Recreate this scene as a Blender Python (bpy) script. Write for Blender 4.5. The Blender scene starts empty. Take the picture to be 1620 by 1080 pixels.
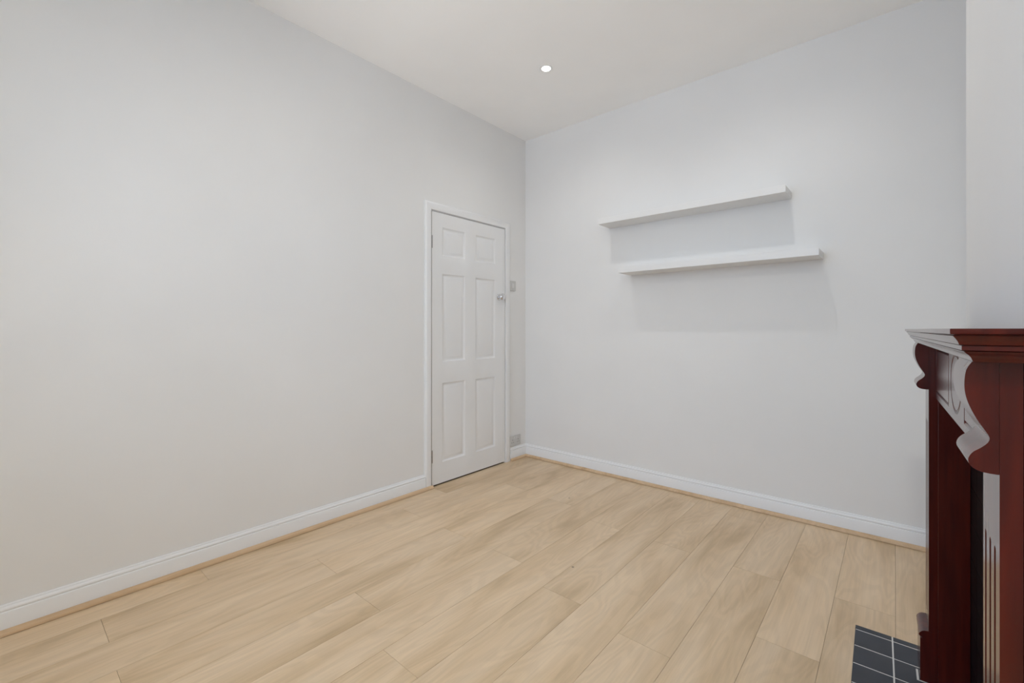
import bpy, bmesh, math, random
from mathutils import Vector, Matrix
S = bpy.context.scene
COL = S.collection
R = math.radians
random.seed(7)
# lamp, daylight and added fill strengths
E = dict(win=62.0, lamp=20.5, front=11.0, mid=1.5, ground=165.0, sky=.15)

# ------------------------------------------------------------------ helpers
def obj(name, bm, mats, parent=None, smooth=False, bevel=0.0, seg=2):
    bmesh.ops.recalc_face_normals(bm, faces=bm.faces)
    me = bpy.data.meshes.new(name)
    bm.to_mesh(me); bm.free()
    for m in (mats if isinstance(mats, (list, tuple)) else [mats]):
        me.materials.append(m)
    o = bpy.data.objects.new(name, me)
    COL.objects.link(o)
    if smooth:
        for p in me.polygons: p.use_smooth = True
        me.set_sharp_from_angle(angle=R(38))
    if bevel > 0:
        b = o.modifiers.new('bevel', 'BEVEL'); b.width = bevel; b.segments = seg; b.limit_method = 'ANGLE'; b.angle_limit = R(40)
        for p in me.polygons: p.use_smooth = True
        me.set_sharp_from_angle(angle=R(38))
    if parent: o.parent = parent
    return o

def add_box(bm, x0, x1, y0, y1, z0, z1, mat=0):
    vs = [bm.verts.new((x, y, z)) for z in (z0, z1) for y in (y0, y1) for x in (x0, x1)]
    for f in ((0, 1, 3, 2), (4, 6, 7, 5), (0, 4, 5, 1), (2, 3, 7, 6), (0, 2, 6, 4), (1, 5, 7, 3)):
        fc = bm.faces.new([vs[i] for i in f]); fc.material_index = mat

def box(*a):
    bm = bmesh.new(); add_box(bm, *a); return bm

def extrude_profile(bm, pts, place, a, b, mat=0):
    """pts: closed 2-D outline; place(p, t) -> 3-D point; swept straight from t=a to t=b with end caps"""
    A = [bm.verts.new(place(p, a)) for p in pts]; B = [bm.verts.new(place(p, b)) for p in pts]
    n = len(pts)
    for i in range(n):
        f = bm.faces.new((A[i], A[(i+1) % n], B[(i+1) % n], B[i])); f.material_index = mat
    for L in (A, B):
        f = bm.faces.new(L); f.material_index = mat

def sweep(bm, pts, stations, mat=0):
    """pts: closed 2-D outline; stations: list of functions p -> 3-D point (mitred joints)"""
    rings = [[bm.verts.new(st(p)) for p in pts] for st in stations]
    n = len(pts)
    for A, B in zip(rings, rings[1:]):
        for i in range(n):
            f = bm.faces.new((A[i], A[(i+1) % n], B[(i+1) % n], B[i])); f.material_index = mat
    for L in (rings[0], rings[-1]):
        f = bm.faces.new(L); f.material_index = mat

def add_lathe(bm, prof, M, n=32, mat=0):
    """prof: (r, h) list spun about local z, placed with matrix M"""
    rings = []
    for r, h in prof:
        if r < 1e-6: rings.append([bm.verts.new(M @ Vector((0, 0, h)))])
        else: rings.append([bm.verts.new(M @ Vector((r*math.cos(2*math.pi*k/n), r*math.sin(2*math.pi*k/n), h))) for k in range(n)])
    for A, B in zip(rings, rings[1:]):
        for k in range(n):
            a = [A[k % len(A)], A[(k+1) % len(A)], B[(k+1) % len(B)], B[k % len(B)]]
            u = []
            for v in a:
                if v not in u: u.append(v)
            if len(u) > 2:
                f = bm.faces.new(u); f.material_index = mat

def catmull(P, n=8):
    out = []
    for i in range(len(P)-1):
        p0 = P[max(i-1, 0)]; p1 = P[i]; p2 = P[i+1]; p3 = P[min(i+2, len(P)-1)]
        for k in range(n):
            t = k/n
            out.append(tuple(.5*((2*p1[j]) + (-p0[j]+p2[j])*t + (2*p0[j]-5*p1[j]+4*p2[j]-p3[j])*t*t + (-p0[j]+3*p1[j]-3*p2[j]+p3[j])*t**3) for j in (0, 1)))
    out.append(tuple(P[-1]))
    return out

def empty(name, loc=(0, 0, 0), rz=0.0):
    o = bpy.data.objects.new(name, None); o.empty_display_size = .1
    COL.objects.link(o); o.location = loc; o.rotation_euler = (0, 0, rz)
    return o

def tag(o, label, cat, group=None):
    o['label'] = label; o['category'] = cat
    if group: o['group'] = group
    return o

def struct(o, label=None):
    o['kind'] = 'structure'
    if label: o['label'] = label
    return o

# ---------------------------------------------------------------- materials
def new_mat(name):
    m = bpy.data.materials.new(name); m.use_nodes = True
    nt = m.node_tree; b = nt.nodes['Principled BSDF']
    return m, nt, b

def paint(name, col, rough, bump=0.0, scale=200, spec=.5, tint=.012):
    m, nt, b = new_mat(name)
    b.inputs['Roughness'].default_value = rough
    b.inputs['Specular IOR Level'].default_value = spec
    tc = nt.nodes.new('ShaderNodeTexCoord')
    n0 = nt.nodes.new('ShaderNodeTexNoise'); n0.inputs['Scale'].default_value = 2.3; n0.inputs['Detail'].default_value = 3
    nt.links.new(tc.outputs['Object'], n0.inputs['Vector'])
    rp = nt.nodes.new('ShaderNodeValToRGB')
    rp.color_ramp.elements[0].position = .3; rp.color_ramp.elements[1].position = .7
    rp.color_ramp.elements[0].color = (*[c*(1-tint) for c in col], 1); rp.color_ramp.elements[1].color = (*[min(1, c*(1+tint)) for c in col], 1)
    nt.links.new(n0.outputs['Fac'], rp.inputs['Fac']); nt.links.new(rp.outputs['Color'], b.inputs['Base Color'])
    if bump:
        n1 = nt.nodes.new('ShaderNodeTexNoise'); n1.inputs['Scale'].default_value = scale; n1.inputs['Detail'].default_value = 4
        nt.links.new(tc.outputs['Object'], n1.inputs['Vector'])
        bp = nt.nodes.new('ShaderNodeBump'); bp.inputs['Strength'].default_value = bump; bp.inputs['Distance'].default_value = .002
        nt.links.new(n1.outputs['Fac'], bp.inputs['Height']); nt.links.new(bp.outputs['Normal'], b.inputs['Normal'])
    return m

WALL = paint('wall_paint', (.77, .77, .765), .75, .06, 160, .25)
CEIL = paint('ceiling_paint', (.92, .92, .915), .8, .05, 160, .2)
GLOSS = paint('white_gloss_paint', (.79, .795, .80), .34, .02, 30, .5, .006)
SHELFW = paint('white_shelf_laminate', (.77, .77, .765), .4, 0, 30, .45, .006)
PLASTIC = paint('grey_white_plastic', (.57, .57, .56), .35, 0, 30, .5, .004)
ROCKER = paint('switch_plastic', (.66, .66, .65), .3, 0, 30, .5, .004)
DARK = paint('dark_slot', (.03, .03, .03), .6, 0, 30, .3)
GAP = paint('gap_shadow_timber', (.10, .085, .07), .8, 0, 30, .2)  # dark colour painted in for the shade inside the door gaps
GROOVE = paint('board_joint', (.16, .11, .065), .8, 0, 30, .2)
CAULK = paint('grout', (.66, .65, .63), .8, 0, 30, .2)
LAMPRIM = paint('downlight_white', (.82, .82, .81), .4, 0, 30, .4)

def metal(name, col, rough):
    m, nt, b = new_mat(name)
    b.inputs['Metallic'].default_value = 1; b.inputs['Roughness'].default_value = rough
    tc = nt.nodes.new('ShaderNodeTexCoord'); n = nt.nodes.new('ShaderNodeTexNoise'); n.inputs['Scale'].default_value = 40
    rp = nt.nodes.new('ShaderNodeValToRGB')
    rp.color_ramp.elements[0].color = (*[c*.94 for c in col], 1); rp.color_ramp.elements[1].color = (*col, 1)
    nt.links.new(tc.outputs['Object'], n.inputs['Vector']); nt.links.new(n.outputs['Fac'], rp.inputs['Fac']); nt.links.new(rp.outputs['Color'], b.inputs['Base Color'])
    return m
CHROME = metal('chrome', (.75, .75, .76), .06)
STEEL = metal('hinge_steel', (.30, .29, .28), .35)

def emit(name, col, s):
    m, nt, b = new_mat(name)
    b.inputs['Base Color'].default_value = (.9, .9, .9, 1)
    b.inputs['Emission Color'].default_value = (*col, 1); b.inputs['Emission Strength'].default_value = s
    return m
LAMP = emit('downlight_lamp_glow', (1, .97, .92), 40)
LAMP2 = emit('lamp_diffuser_glow', (.93, .97, 1), E['lamp']*.35)

def glass():
    m = bpy.data.materials.new('window_glass'); m.use_nodes = True
    nt = m.node_tree; nt.nodes.clear()
    out = nt.nodes.new('ShaderNodeOutputMaterial'); mx = nt.nodes.new('ShaderNodeMixShader')
    tr = nt.nodes.new('ShaderNodeBsdfTransparent'); gl = nt.nodes.new('ShaderNodeBsdfGlossy'); gl.inputs['Roughness'].default_value = .02
    fr = nt.nodes.new('ShaderNodeFresnel'); fr.inputs['IOR'].default_value = 1.45
    nt.links.new(fr.outputs[0], mx.inputs[0]); nt.links.new(tr.outputs[0], mx.inputs[1]); nt.links.new(gl.outputs[0], mx.inputs[2]); nt.links.new(mx.outputs[0], out.inputs[0])
    return m
GLASS = glass()

def oak(name, dark, mid, light, rough, use_plank=True, along='y'):
    m, nt, b = new_mat(name)
    N, L = nt.nodes.new, nt.links.new
    tc = N('ShaderNodeTexCoord')
    vec = tc.outputs['Object']
    if use_plank:
        at = N('ShaderNodeAttribute'); at.attribute_name = 'plank'
        sc = N('ShaderNodeVectorMath'); sc.operation = 'SCALE'; sc.inputs['Scale'].default_value = 37.0
        L(at.outputs['Color'], sc.inputs[0])
        ad = N('ShaderNodeVectorMath'); ad.operation = 'ADD'
        L(vec, ad.inputs[0]); L(sc.outputs[0], ad.inputs[1]); vec = ad.outputs[0]
    def noise(scl, scale, detail, dist=0.0, rough_=.5):
        mp = N('ShaderNodeMapping'); mp.inputs['Scale'].default_value = scl if along == 'y' else (scl[1], scl[0], scl[2])
        L(vec, mp.inputs['Vector'])
        n = N('ShaderNodeTexNoise'); n.inputs['Scale'].default_value = scale; n.inputs['Detail'].default_value = detail
        n.inputs['Distortion'].default_value = dist; n.inputs['Roughness'].default_value = rough_
        L(mp.outputs[0], n.inputs['Vector']); return n
    cloud = noise((1, .16, 1), 9, 4, .5)             # broad soft figure along the board
    grain = noise((1, .022, 1), 150, 5, .2, .65)     # fine fibres
    # cathedral rings: distance field bent by low noise, sliced by a sine
    bend = noise((1, .2, 1), 5.5, 2, .35)
    mul = N('ShaderNodeMath'); mul.operation = 'MULTIPLY'; mul.inputs[1].default_value = 95; L(bend.outputs['Fac'], mul.inputs[0])
    sn = N('ShaderNodeMath'); sn.operation = 'SINE'; L(mul.outputs[0], sn.inputs[0])
    s2 = N('ShaderNodeMath'); s2.operation = 'MULTIPLY_ADD'; s2.inputs[1].default_value = .5; s2.inputs[2].default_value = .5; L(sn.outputs[0], s2.inputs[0])
    rp = N('ShaderNodeValToRGB'); e = rp.color_ramp.elements
    e[0].position = .30; e[0].color = (*dark, 1); e[1].position = .66; e[1].color = (*light, 1)
    k = e.new(.46); k.color = (*mid, 1)
    L(cloud.outputs['Fac'], rp.inputs['Fac'])
    def mixmul(colA, fac, lo, hi):
        r = N('ShaderNodeMapRange'); r.inputs['From Min'].default_value = .25; r.inputs['From Max'].default_value = .75
        r.inputs['To Min'].default_value = lo; r.inputs['To Max'].default_value = hi; L(fac, r.inputs['Value'])
        v = N('ShaderNodeVectorMath'); v.operation = 'SCALE'; L(colA, v.inputs[0]); L(r.outputs[0], v.inputs['Scale']); return v.outputs[0]
    c = mixmul(rp.outputs['Color'], grain.outputs['Fac'], .925, 1.06)
    c = mixmul(c, s2.outputs[0], .965, 1.02)
    if use_plank:
        sep = N('ShaderNodeSeparateColor'); L(at.outputs['Color'], sep.inputs[0])
        c = mixmul(c, sep.outputs[1], .97, 1.03)
        # two tiny dark knots seen on the boards
        for kx, ky, kr in KNOTS:
            d = N('ShaderNodeVectorMath'); d.operation = 'DISTANCE'; L(tc.outputs['Object'], d.inputs[0]); d.inputs[1].default_value = (kx, ky, 0)
            r = N('ShaderNodeMapRange'); r.inputs['From Min'].default_value = kr*.4; r.inputs['From Max'].default_value = kr
            r.inputs['To Min'].default_value = .35; r.inputs['To Max'].default_value = 1; L(d.outputs['Value'], r.inputs['Value'])
            v = N('ShaderNodeVectorMath'); v.operation = 'SCALE'; L(c, v.inputs[0]); L(r.outputs[0], v.inputs['Scale']); c = v.outputs[0]
    L(c, b.inputs['Base Color'])
    rr = N('ShaderNodeMapRange'); rr.inputs['To Min'].default_value = rough-.04; rr.inputs['To Max'].default_value = rough+.06
    L(cloud.outputs['Fac'], rr.inputs['Value']); L(rr.outputs[0], b.inputs['Roughness'])
    bp = N('ShaderNodeBump'); bp.inputs['Strength'].default_value = .05; bp.inputs['Distance'].default_value = .001
    L(grain.outputs['Fac'], bp.inputs['Height']); L(bp.outputs['Normal'], b.inputs['Normal'])
    b.inputs['Specular IOR Level'].default_value = .45
    return m
KNOTS = [(-1.66, 2.52, .008), (-1.165, 1.80, .008)]
OAK = oak('oak_laminate', (.53, .38, .225), (.65, .485, .31), (.71, .55, .375), .40)
BEAD = oak('oak_bead', (.52, .35, .20), (.59, .41, .245), (.64, .46, .29), .42, False)

def mahogany():
    m, nt, b = new_mat('mahogany_varnish'); N, L = nt.nodes.new, nt.links.new
    tc = N('ShaderNodeTexCoord'); mp = N('ShaderNodeMapping'); mp.inputs['Scale'].default_value = (9, 9, .7); L(tc.outputs['Object'], mp.inputs['Vector'])
    n = N('ShaderNodeTexNoise'); n.inputs['Scale'].default_value = 6; n.inputs['Detail'].default_value = 5; n.inputs['Distortion'].default_value = .4; L(mp.outputs[0], n.inputs['Vector'])
    rp = N('ShaderNodeValToRGB'); e = rp.color_ramp.elements
    e[0].position = .3; e[0].color = (.046, .0042, .0030, 1); e[1].position = .72; e[1].color = (.086, .0085, .0042, 1)
    L(n.outputs['Fac'], rp.inputs['Fac']); L(rp.outputs['Color'], b.inputs['Base Color'])
    b.inputs['Roughness'].default_value = .34; b.inputs['IOR'].default_value = 1.2
    b.inputs['Coat Weight'].default_value = 1; b.inputs['Coat Roughness'].default_value = .19; b.inputs['Coat IOR'].default_value = 1.33
    return m
MAHOG = mahogany()

def tile(name, c0, c1, rough):
    m, nt, b = new_mat(name); N, L = nt.nodes.new, nt.links.new
    tc = N('ShaderNodeTexCoord'); n = N('ShaderNodeTexNoise'); n.inputs['Scale'].default_value = 14; n.inputs['Detail'].default_value = 4; L(tc.outputs['Object'], n.inputs['Vector'])
    rp = N('ShaderNodeValToRGB'); e = rp.color_ramp.elements; e[0].position = .3; e[0].color = (*c0, 1); e[1].position = .7; e[1].color = (*c1, 1)
    L(n.outputs['Fac'], rp.inputs['Fac']); L(rp.outputs['Color'], b.inputs['Base Color']); b.inputs['Roughness'].default_value = rough
    return m
SLATE = tile('hearth_tile_glaze', (.020, .025, .037), (.030, .035, .048), .35)
BLACK = tile('black_tile_glaze', (.004, .005, .006), (.007, .008, .009), .3); BLACK.node_tree.nodes['Principled BSDF'].inputs['IOR'].default_value = 1.12

# ------------------------------------------------------------- room numbers
XL, YB, XR, YR, H = -2.524, 3.122, .60, -.95, 2.83
DY0, DY1, DZ = 2.046, 2.832, 1.986          # door leaf
FO, FR = (.09, 1.93), R(1.2)                # fireplace frame (slightly out of square)
FC = -.4765                                 # middle of the surround along local y

# ---- floor: every board a raised face of one mesh
bm = bmesh.new()
lay = bm.loops.layers.color.new('plank')
W = .1966
seams = {1: 2.32, 2: 1.834, 3: 2.308, 4: 1.52, 5: 2.305, 6: 1.576, 7: 2.307, 8: 1.673, 9: 2.423, 10: 1.674, 11: 2.446, 12: 1.68, 13: 2.042}
g = .0005
rf = random.Random(3)
for c in range(-3, 14):
    x1 = .003 - (c-1)*W; x0 = x1 - W
    x0c, x1c = max(x0, XL), min(x1, XR)
    if x1c - x0c < .005: continue
    s = seams.get(c, 1.9 + .37*(c % 3))
    ys = [s + k*1.41 for k in range(-4, 3)]
    ys = [YR] + [y for y in ys if YR+.02 < y < YB-.02] + [YB]
    for y0, y1 in zip(ys, ys[1:]):
        col = (rf.random(), rf.random(), rf.random(), 1)
        a = [bm.verts.new(p) for p in ((x0c+g, y0+g, 0), (x1c-g, y0+g, 0), (x1c-g, y1-g, 0), (x0c+g, y1-g, 0))]
        b_ = [bm.verts.new((v.co.x, v.co.y, -.003)) for v in a]
        fs = [bm.faces.new(a)] + [bm.faces.new((a[i], b_[i], b_[(i+1) % 4], a[(i+1) % 4])) for i in range(4)]
        for f in fs:
            for l in f.loops: l[lay] = col
add_box(bm, XL-.12, XR+.12, YR-.12, YB+.12, -.1, -.0025, 1)
struct(obj('floor', bm, [OAK, GROOVE]), 'light oak laminate floor laid in long boards')

# ---- ceiling with holes' worth of fittings added later
struct(obj('ceiling', box(XL-.12, XR+.12, YR-.12, YB+.12, H, H+.1), CEIL), 'plain white ceiling')

# ---- left wall with the door opening
bm = bmesh.new()
oy0, oy1, oz = DY0-.035, DY1+.035, DZ+.04
add_box(bm, XL-.12, XL, YR-.12, oy0, 0, H)
add_box(bm, XL-.12, XL, oy1, YB+.12, 0, H)
add_box(bm, XL-.12, XL, oy0, oy1, oz, H)
struct(obj('wall_left', bm, WALL), 'white wall with the panelled door')
struct(obj('wall_back', box(XL, XR+.12, YB, YB+.12, 0, H), WALL), 'white wall carrying the two shelves')
bm = bmesh.new()
add_box(bm, XR, XR+.12, YR-.12, YB, 0, H)
struct(obj('wall_right', bm, WALL), 'white alcove wall beside the chimney breast')
# rear wall, behind the camera, with its window
wx0, wx1, wz0, wz1 = -1.95, -.35, .75, 2.50
bm = bmesh.new()
add_box(bm, XL, wx0, YR-.12, YR, 0, H); add_box(bm, wx1, XR, YR-.12, YR, 0, H)
add_box(bm, wx0, wx1, YR-.12, YR, 0, wz0); add_box(bm, wx0, wx1, YR-.12, YR, wz1, H)
struct(obj('wall_rear', bm, WALL), 'white wall with the window')
w = struct(empty('window_1', ((wx0+wx1)/2, YR-.06, wz0)), 'white framed sash window')
hw, hh = (wx1-wx0)/2, wz1-wz0
bm = bmesh.new()
for a in ((-hw, -hw+.06, 0, hh), (hw-.06, hw, 0, hh), (-.03, .03, 0, hh)): add_box(bm, a[0], a[1], -.035, .035, a[2], a[3])
for z in (0, hh*.5-.025, hh-.06): add_box(bm, -hw+.06, -.03, -.033, .033, z, z+.06); add_box(bm, .03, hw-.06, -.033, .033, z, z+.06)
obj('window_frame', bm, GLOSS, w, bevel=.003)
obj('pane', box(-hw+.05, hw-.05, -.003, .003, .05, hh-.05), GLASS, w)
obj('window_sill', box(-hw-.05, hw+.05, .061, .16, -.035, -.005), GLOSS, w, bevel=.006)

# ---- chimney breast (out of square by a degree, like the surround), with its firebox niche
fire = empty('fireplace_surround', (FO[0], FO[1], 0), FR)
BV, BU0, BU1 = .1005, FC-.71, FC+.71
ou0, ou1, oz1 = FC-.21, FC+.21, .60
bm = bmesh.new()
add_box(bm, BV, .50, BU0, ou0, 0, H); add_box(bm, BV, .50, ou1, BU1, 0, H)
add_box(bm, BV, .50, ou0, ou1, oz1, H); add_box(bm, .38, .50, ou0, ou1, 0, oz1)
br = obj('wall_chimney', bm, WALL); br.location = fire.location; br.rotation_euler = fire.rotation_euler
struct(br, 'white chimney breast behind the mahogany surround')

# ---- skirting boards and the oak bead along them
SK = [(0, 0), (.018, 0), (.018, .079), (.0165, .082), (.0125, .0835), (.0125, .0855), (.0145, .088), (.0148, .0925), (.0125, .0965), (.0088, .0988), (.0072, .1), (.0068, .102), (.0066, .1042), (.0055, .106), (.004, .107), (0, .107)]
QB = [(.0185, .002)] + [(.0185+.0175*math.cos(t), .002+.019*math.sin(t)) for t in [math.pi/2*k/6 for k in range(7)]]
def left_run(bm, prof, y0, y1, mitre):
    sweep(bm, prof, [lambda p: (XL+p[0], y0, p[1]), lambda p: (XL+p[0], y1-(p[0] if mitre else 0), p[1])])
AW = .063      # architrave width
bm = bmesh.new(); left_run(bm, SK, YR, DY0-AW-.003, False); struct(obj('baseboard_left', bm, GLOSS, smooth=True), 'white moulded skirting left of the door')
bm = bmesh.new(); left_run(bm, SK, DY1+AW+.003, YB, True); struct(obj('baseboard_left.001', bm, GLOSS, smooth=True), 'short white moulded skirting between door and corner')
bm = bmesh.new(); sweep(bm, SK, [lambda p: (XL+p[0], YB-p[0], p[1]), lambda p: (XR, YB-p[0], p[1])]); struct(obj('baseboard_back', bm, GLOSS, smooth=True), 'white moulded skirting under the shelves')
bm = bmesh.new(); left_run(bm, QB, YR, DY0-.006, False); struct(obj('trim_1', bm, BEAD, smooth=True), 'oak bead along the left skirting')
bm = bmesh.new(); left_run(bm, QB, DY1+AW-.002, YB, True); struct(obj('trim_2', bm, BEAD, smooth=True), 'short oak bead between door and corner')
bm = bmesh.new(); sweep(bm, QB, [lambda p: (XL+p[0], YB-p[0], p[1]), lambda p: (XR-.0, YB-p[0], p[1])]); struct(obj('trim_3', bm, BEAD, smooth=True), 'oak bead along the back skirting')
bm = bmesh.new(); sweep(bm, SK, [lambda p: (XR-p[0], YB-.04, p[1]), lambda p: (XR-p[0], 2.24, p[1])]); struct(obj('baseboard_right', bm, GLOSS, smooth=True), 'white skirting in the alcove')
bm = bmesh.new(); sweep(bm, SK, [lambda p: (XR-p[0], .60, p[1]), lambda p: (XR-p[0], YR+p[0], p[1])]); struct(obj('baseboard_right.001', bm, GLOSS, smooth=True), 'white skirting in the near alcove')
bm = bmesh.new(); sweep(bm, SK, [lambda p: (XL+.03, YR+p[0], p[1]), lambda p: (XR-.02, YR+p[0], p[1])]); struct(obj('baseboard_rear', bm, GLOSS, smooth=True), 'white skirting under the window')

# ---- door lining and architrave
bm = bmesh.new()
AP = [(0, 0), (0, .011), (.006, .0145), (.014, .016), (.046, .016), (.052, .0145), (.055, .011), (.0585, .0085), (.063, .0075), (.063, 0)]   # (distance from opening, thickness)
e0, e1, ez = DY0-.004, DY1+.003, DZ+.0035
ap = lambda p: .005+p[0]*.92
sweep(bm, AP, [lambda p: (XL+p[1]+.0002, e0-ap(p), 0), lambda p: (XL+p[1]+.0002, e0-ap(p), ez+ap(p)), lambda p: (XL+p[1]+.0002, e1+ap(p), ez+ap(p)), lambda p: (XL+p[1]+.0002, e1+ap(p), 0)])
struct(obj('trim_4', bm, GLOSS, smooth=True), 'white architrave round the door')
bm = bmesh.new()
add_box(bm, XL-.12, XL, oy0, e0, 0, ez); add_box(bm, XL-.12, XL, e1, oy1, 0, ez); add_box(bm, XL-.12, XL, oy0, oy1, ez, oz)
add_box(bm, XL-.06, XL-.045, e0, e0+.014, 0, ez); add_box(bm, XL-.06, XL-.045, e1-.014, e1, 0, ez); add_box(bm, XL-.06, XL-.045, e0, e1, ez-.014, ez)
struct(obj('trim_5', bm, GLOSS), 'white door lining')
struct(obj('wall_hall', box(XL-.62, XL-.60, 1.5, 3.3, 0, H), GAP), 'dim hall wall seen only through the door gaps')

# ---- six panel door
DX = XL + .004            # room-side face
d = struct(empty('door_1', (DX, DY0, .010)), 'white six-panel door closed in the left wall')
dw, dh = DY1-DY0, DZ-.010
cols = [(.097, .329), (.439, .671)]
rows = [(.150, .732), (.886, 1.535), (1.664, 1.876)]
bm = bmesh.new()
def panel_face(bm, y0, y1, z0, z1):
    """moulded recess: stile edge, ovolo slope, flat channel, bevel up to the raised field"""
    steps = [(0, 0), (.003, -.002), (.010, -.007), (.014, -.009), (.022, -.009), (.034, -.004), (.043, -.003)]
    rings = []
    for ins, dx in steps:
        rings.append([bm.verts.new(p) for p in ((dx, y0+ins, z0+ins), (dx, y1-ins, z0+ins), (dx, y1-ins, z1-ins), (dx, y0+ins, z1-ins))])
    for A, B in zip(rings, rings[1:]):
        for i in range(4): bm.faces.new((A[i], A[(i+1) % 4], B[(i+1) % 4], B[i]))
    bm.faces.new(rings[-1])
ysp = [0, cols[0][0], cols[0][1], cols[1][0], cols[1][1], dw]
zsp = [0] + [z for r in rows for z in r] + [dh]
for i in range(5):
    for j in range(7):
        if i in (1, 3) and j in (1, 3, 5): panel_face(bm, ysp[i], ysp[i+1], zsp[j], zsp[j+1])
        else: bm.faces.new([bm.verts.new(p) for p in ((0, ysp[i], zsp[j]), (0, ysp[i+1], zsp[j]), (0, ysp[i+1], zsp[j+1]), (0, ysp[i], zsp[j+1]))])
q = [[bm.verts.new((x, y, z)) for y, z in ((0, 0), (dw, 0), (dw, dh), (0, dh))] for x in (0, -.04)]
for i in range(4): bm.faces.new((q[0][i], q[0][(i+1) % 4], q[1][(i+1) % 4], q[1][i])).material_index = 1  # leaf edges coloured dark so the gap reads as a shadow line
bm.faces.new(q[1])
bmesh.ops.remove_doubles(bm, verts=bm.verts, dist=1e-5)
obj('door_leaf', bm, [GLOSS, GAP], d, smooth=True)
kz, ky = 1.395, .716
MX = Matrix.Translation((0, ky, kz)) @ Matrix.Rotation(R(90), 4, 'Y')
kn = empty('door_knob'); kn.parent = d
bm = bmesh.new(); add_lathe(bm, [(0, 0), (.027, 0), (.027, .003), (.024, .006), (.012, .008), (0, .008)], MX, 40); obj('rose', bm, CHROME, kn, smooth=True)
bm = bmesh.new(); add_lathe(bm, [(0, .008), (.010, .008), (.009, .018), (.012, .024), (.020, .027), (.027, .033), (.0295, .041), (.027, .049), (.019, .055), (.008, .0575), (0, .058)], MX, 40); obj('knob', bm, CHROME, kn, smooth=True)
for z in (.21, 1.755):
    bm = bmesh.new()
    for k in range(3):
        M = Matrix.Translation((.0045, -.002, z-.045+.0305*k)); add_lathe(bm, [(0, 0), (.0042, 0), (.0042, .029), (0, .029)], M, 16)
    obj('hinge', bm, STEEL, d, smooth=True)

# ---- light switch and socket on the strip of wall by the door
sw = tag(empty('light_switch', (XL, 2.936, 1.513)), 'small grey-white light switch on the wall right of the door', 'switch')
obj('switch_plate', box(0.0005, .009, -.040, .040, -.043, .043), PLASTIC, sw, bevel=.003)
obj('rocker', box(.009, .0125, -.011, .011, -.02, .02), ROCKER, sw, bevel=.002)
so = tag(empty('wall_socket', (XL, 2.968, .166)), 'grey-white double plug socket just above the skirting beside the door', 'socket')
obj('socket_plate', box(0.0005, .010, -.073, .073, -.043, .043), PLASTIC, so, bevel=.003)
for s_ in (-1, 1):
    bm = bmesh.new(); c = s_*.037
    for y, z, a, b_ in ((0, .012, .0022, .0045), (-.011, -.010, .004, .002), (.011, -.010, .004, .002)): add_box(bm, .0095, .0106, c+y-a, c+y+a, z-b_-.006, z+b_-.006)
    obj('outlet', bm, DARK, so)
    obj('rocker', box(.010, .0135, s_*.014-.006, s_*.014+.006, .016, .034), ROCKER, so, bevel=.0015)

# ---- floating shelves
def shelf(x0, x1, z, dep, th, label):
    o = obj('wall_shelf', box(0, x1-x0, -dep, -.0005, 0, th), SHELFW, bevel=.0012)
    o.location = (x0, YB, z); tag(o, label, 'shelf', 'white floating shelves'); return o
shelf(-1.680, -.470, 1.918, .185, .041, 'upper of the two long white floating shelves, set further left')
shelf(-1.510, -.312, 1.540, .196, .040, 'lower of the two long white floating shelves, set further right')

# ---- hearth: tiled slab
hz = .015
HV0, HV1, HU0, HU1 = -.198, .083, 2*FC-.205, .205
bm = bmesh.new()
add_box(bm, HV0+.001, HV1, HU0+.001, HU1-.001, 0.0005, hz-.0005, 1)
cv = [HV0, -.092, HV1]; cu = [HU1, HU1-.031]
while cu[-1]-.1075 > HU0+.03: cu.append(cu[-1]-.1075)
cu.append(HU0)
for i in range(2):
    for j in range(len(cu)-1):
        add_box(bm, cv[i]+(.0016 if i else 0), cv[i+1]-.0016, cu[j+1]+(.0017 if j < len(cu)-2 else 0), cu[j]-(.0017 if j else 0), .001, hz)
add_box(bm, -.0365, -.0295, -.006, .055, hz-.002, hz+.0003, 1); add_box(bm, -.0365, .0125, -.0075, -.0015, hz-.002, hz+.0003, 1)
hearth = obj('hearth', bm, [SLATE, CAULK], bevel=.001, seg=1)
hearth.location = fire.location; hearth.rotation_euler = fire.rotation_euler
tag(hearth, 'low hearth of square dark slate-blue tiles with pale grout on the floor', 'hearth')

# ---- tiled black panel inside the surround, with the fire opening
bm = bmesh.new()
pu0, pu1, pz1 = 2*FC-.06, .06, .98
def slab(v0, v1, mat, du=0.0):
    add_box(bm, v0, v1, pu0, ou0, hz+.001, pz1, mat); add_box(bm, v0, v1, ou1, pu1, hz+.001, pz1, mat); add_box(bm, v0, v1, ou0, ou1, oz1, pz1, mat)
slab(.0875, .0995, 1)
z = hz+.001
while z < pz1-.02:
    z1_ = min(z+.1075, pz1)
    for a, b_ in ((pu0, pu0+.17), (pu0+.17, ou0), (ou1, pu1-.17), (pu1-.17, pu1)): add_box(bm, .0852, .0885, a+.0008, b_-.0008, z+.0008, z1_-.0008)
    if z > oz1: add_box(bm, .0852, .0885, ou0+.0008, ou1-.0008, z+.0008, z1_-.0008)
    z = z1_
pan = obj('tiled_back_panel', bm, [BLACK, DARK]); pan.location = fire.location; pan.rotation_euler = fire.rotation_euler
tag(pan, 'glossy black tiled panel recessed inside the mahogany fireplace surround', 'fireplace panel')

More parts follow.
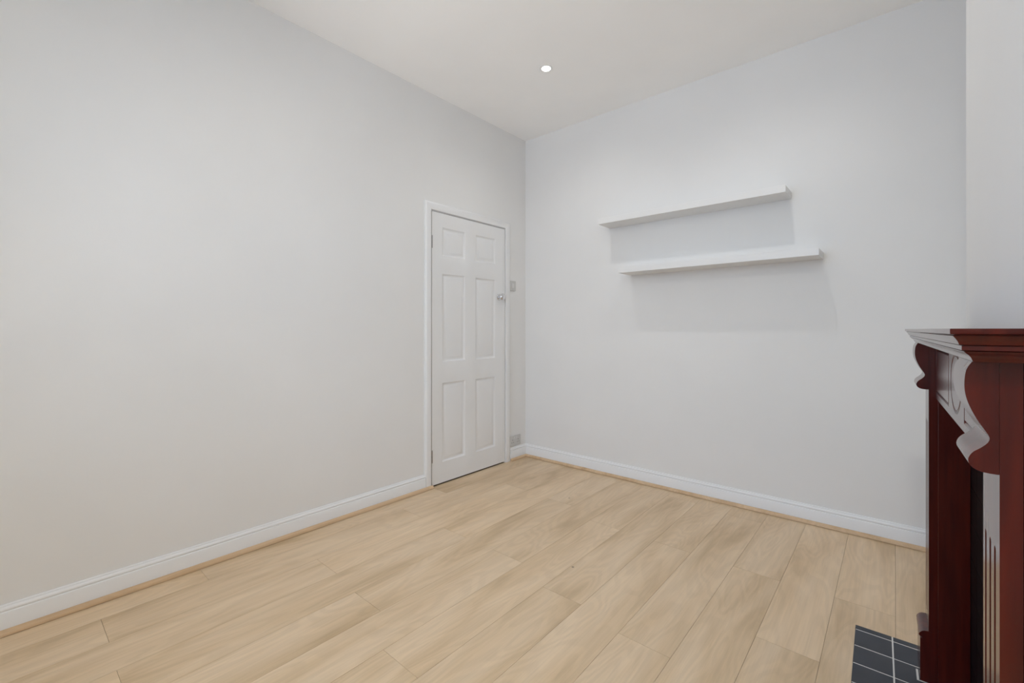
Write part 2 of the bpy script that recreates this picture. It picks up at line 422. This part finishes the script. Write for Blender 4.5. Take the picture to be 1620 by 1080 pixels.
# ---- mahogany surround (local x outwards into the wall, local y along the front)
tag(fire, 'dark red mahogany fireplace surround standing on the tiled hearth at right', 'fireplace')
LW = .118
ZT = 1.0922
def pilaster(y0):
    bm = bmesh.new()
    fl = [y0+.030, y0+.063, y0+.097]; r = .0060; dep = .0060
    NY = 118
    ysx = [y0+LW*k/NY for k in range(NY+1)]
    zs = [.178, .20, .206, .21, .213, .216, .219, .222, .26] + [.8+.0*k for k in range(1)] + [.818+.0016*k for k in range(16)] + [.86, .94, ZT]
    def dx(y, z):
        m = 0
        for f in fl:
            ez_ = max(0, z-.833, .222-z)
            q = (y-f)**2 + ez_**2
            if q < r*r: m = max(m, dep*math.sqrt(1-q/(r*r)))
        return m
    V = [[bm.verts.new((-.008+dx(y, z), y, z)) for y in ysx] for z in zs]
    for A, B in zip(V, V[1:]):
        for k in range(NY): bm.faces.new((A[k], A[k+1], B[k+1], B[k]))
    bk = [[bm.verts.new((.0128, y, z)) for z in zs] for y in (y0, y0+LW)]
    for j in range(len(zs)-1):
        bm.faces.new((V[j][0], V[j+1][0], bk[0][j+1], bk[0][j])); bm.faces.new((V[j][-1], V[j+1][-1], bk[1][j+1], bk[1][j]))
    for j in (0, -1): bm.faces.new(list(V[j]) + [bk[1][j], bk[0][j]])
    bm.faces.new(bk[0] + bk[1][::-1])
    return bm
CP = catmull([(-.033, ZT-.0002), (-.0385, 1.081), (-.0405, 1.066), (-.040, 1.050), (-.0365, 1.034), (-.029, 1.015), (-.0215, 1.001), (-.0172, .992), (-.0185, .985), (-.0245, .9775), (-.0325, .970), (-.0365, .962), (-.0365, .955), (-.0325, .949), (-.0255, .9453), (-.016, .944), (-.0083, .944)], 5) + [(-.0083, ZT-.0002)]
PP = [(.0127, hz+.0004), (-.028, hz+.0004), (-.028, .150), (-.0225, .152), (-.0235, .1555), (-.030, .157), (-.0315, .160), (-.030, .1655), (-.024, .173), (-.018, .1765), (-.0085, .178), (.0127, .178)]
for y0, name in ((0, 'far'), (2*FC-LW, 'near')):
    obj('pilaster', pilaster(y0), MAHOG, fire, smooth=True)
    bm = bmesh.new(); extrude_profile(bm, CP, lambda p, t: (p[0], t, p[1]), y0, y0+LW); obj('corbel', bm, MAHOG, fire, smooth=True)
    bm = bmesh.new(); extrude_profile(bm, PP, lambda p, t: (p[0], t, p[1]), y0-.0005, y0+LW+.0005); obj('plinth_block', bm, MAHOG, fire, smooth=True)
    obj('backing_board', box(.013, .0850, y0-.004, y0+LW+.004, hz+.0004, ZT), MAHOG, fire, bevel=.0015)
# frieze with engraved panels and an oval
bm = bmesh.new()
fy0, fy1, fz0, fz1 = 2*FC+.0042, -.0042, .92, ZT
NY, NZ = 700, 110
def sdr(y, z, a0, a1, b0, b1):
    return max(abs(y-(a0+a1)/2)-(a1-a0)/2, abs(z-(b0+b1)/2)-(b1-b0)/2)
def engr(y, z):
    m = 1e9
    for a0, a1 in ((FC+.135, FC+.448), (FC-.448, FC-.135)): m = min(m, abs(sdr(y, z, a0, a1, .942, 1.072)))
    ey, ez_ = .088, .066
    rr = math.hypot((y-FC)/ey, (z-1.010)/ez_)
    m = min(m, abs(rr-1)*(ey if abs(y-FC)/ey > abs(z-1.01)/ez_ else ez_))
    hwid = .0043
    return .0042*max(0, 1-m/hwid)
V = [[bm.verts.new((.0075+engr(fy0+(fy1-fy0)*i/NY, fz0+(fz1-fz0)*j/NZ), fy0+(fy1-fy0)*i/NY, fz0+(fz1-fz0)*j/NZ)) for i in range(NY+1)] for j in range(NZ+1)]
for A, B in zip(V, V[1:]):
    for k in range(NY): bm.faces.new((A[k], A[k+1], B[k+1], B[k]))
bq = [bm.verts.new(p) for p in ((.035, fy0, fz0), (.035, fy1, fz0), (.035, fy1, fz1), (.035, fy0, fz1))]
bm.faces.new(bq); bm.faces.new(V[0] + [bq[1], bq[0]]); bm.faces.new(V[-1] + [bq[2], bq[3]])
bm.faces.new([r_[0] for r_ in V] + [bq[3], bq[0]]); bm.faces.new([r_[-1] for r_ in V] + [bq[2], bq[1]])
obj('frieze', bm, MAHOG, fire)
# mantel shelf: crown moulding returned round both ends
prof = [(0, 1.0924), (.0012, 1.0935)] + catmull([(.0015, 1.0945), (.0028, 1.098), (.0055, 1.1015), (.0085, 1.1042), (.0102, 1.1062)], 4) + [(.0088, 1.1068), (.0092, 1.1074), (.0124, 1.1078), (.0124, 1.1136), (.0108, 1.1142), (.0112, 1.1148)] + catmull([(.0150, 1.1150), (.0162, 1.1185), (.0185, 1.1225), (.0215, 1.1265)], 4) + [(.0200, 1.1272), (.0203, 1.1280), (.0240, 1.1290), (.0244, 1.1300), (.0244, 1.1352), (.0236, 1.1360)]
bv, b0, b1 = -.0345, 2*FC-LW-.024, LW+.014
bm = bmesh.new()
rings = [[bm.verts.new(p) for p in ((.099, b0-o, z), (bv-o, b0-o, z), (bv-o, b1+o, z), (.099, b1+o, z))] for o, z in prof]
for A, B in zip(rings, rings[1:]):
    for i in range(4): bm.faces.new((A[i], A[(i+1) % 4], B[(i+1) % 4], B[i]))
bm.faces.new(rings[0]); bm.faces.new(rings[-1])
obj('mantel_shelf', bm, MAHOG, fire, smooth=True)

# ---- ceiling downlights
def downlight(x, y, label, power):
    t = tag(empty('recessed_downlight', (x, y, H)), label, 'ceiling light', 'recessed ceiling downlights')
    M = Matrix.Identity(4)
    bm = bmesh.new(); add_lathe(bm, [(.028, -.0004), (.028, -.003), (.031, -.0045), (.038, -.004), (.041, -.0015), (.041, -.0004)], M, 40); obj('trim_ring', bm, LAMPRIM, t, smooth=True)
    bm = bmesh.new(); add_lathe(bm, [(0, -.0022), (.027, -.0018), (.027, -.0004), (0, -.0004)], M, 32); obj('lamp', bm, LAMP, t)
    l = bpy.data.lights.new('downlight_beam', 'SPOT'); l.energy = power; l.spot_size = R(150); l.spot_blend = 1.0; l.shadow_soft_size = .015; l.color = (1, .985, .96)
    lo = bpy.data.objects.new('downlight_beam', l); COL.objects.link(lo); lo.parent = t; lo.location = (0, 0, -.012)
downlight(-1.716, 2.335, 'glowing round recessed downlight in the ceiling above the door corner', E['front'])
downlight(-.53, 2.335, 'recessed downlight in the ceiling above the right half of the shelves', E['front'])
downlight(-1.716, .75, 'recessed downlight in the ceiling beside the long left wall', E['mid'])
downlight(-.53, .75, 'recessed downlight in the ceiling beside the near end of the fireplace', E['mid'])

# ---- added fill lamp behind the camera, standing in for bounced flash light
t = tag(empty('ceiling_lamp', (-.02, -.5, H)), 'round flush white ceiling lamp near the window', 'ceiling light')
bm = bmesh.new(); add_lathe(bm, [(0, -.0005), (.15, -.0005), (.15, -.03), (.142, -.034), (.142, -.02), (0, -.02)], Matrix.Identity(4), 48); obj('lamp_body', bm, LAMPRIM, t, smooth=True)
bm = bmesh.new(); add_lathe(bm, [(0, -.048), (.06, -.046), (.11, -.040), (.14, -.030), (.14, -.022), (0, -.022)], Matrix.Identity(4), 48); obj('diffuser', bm, LAMP2, t, smooth=True)
l = bpy.data.lights.new('lamp_light', 'AREA'); l.shape = 'DISK'; l.size = .16; l.energy = E['lamp']; l.color = (1, .995, .93)
lo = bpy.data.objects.new('lamp_light', l); COL.objects.link(lo); lo.parent = t; lo.location = (0, 0, -.055)

# ---- daylight and an added fill outside the window
l = bpy.data.lights.new('window_daylight', 'AREA'); l.shape = 'RECTANGLE'; l.size = 2.2; l.size_y = 2.2; l.energy = E['win']; l.color = (.44, .66, 1)
lo = bpy.data.objects.new('window_daylight', l); COL.objects.link(lo)
lo.location = ((wx0+wx1)/2, YR-.55, 1.75); lo.rotation_euler = (R(90), 0, 0)
l = bpy.data.lights.new('ground_bounce', 'AREA'); l.shape = 'RECTANGLE'; l.size = 2.6; l.size_y = 1.2; l.energy = E['ground']; l.color = (1, .91, .78)
lo = bpy.data.objects.new('ground_bounce', l); COL.objects.link(lo)          # added fill aimed up through the window to brighten the ceiling
lo.location = ((wx0+wx1)/2, YR-1.0, .1); lo.rotation_euler = (R(145), 0, 0)
wd = bpy.data.worlds.new('sky'); wd.use_nodes = True; S.world = wd
bg = wd.node_tree.nodes['Background']
sk = wd.node_tree.nodes.new('ShaderNodeTexSky'); sk.sky_type = 'NISHITA'; sk.sun_disc = False; sk.sun_elevation = R(35); sk.sun_rotation = R(160)
wd.node_tree.links.new(sk.outputs[0], bg.inputs[0]); bg.inputs[1].default_value = E['sky']

# ---- camera
cd = bpy.data.cameras.new('camera'); cam = bpy.data.objects.new('camera', cd); COL.objects.link(cam)
cam.location = (0, 0, 1.135); cam.rotation_euler = (R(90), 0, 0.7104)
cd.sensor_width = 36; cd.lens = 703.527/1620*36; cd.shift_y = -19.24/1620; cd.clip_start = .02
S.camera = cam

S.view_settings.view_transform = 'Standard'; S.view_settings.look = 'None'; S.view_settings.gamma = 1; S.view_settings.exposure = 0.12
S.view_settings.use_curve_mapping = False
S.cycles.use_denoising = True
S.cycles.max_bounces = 14; S.cycles.diffuse_bounces = 10
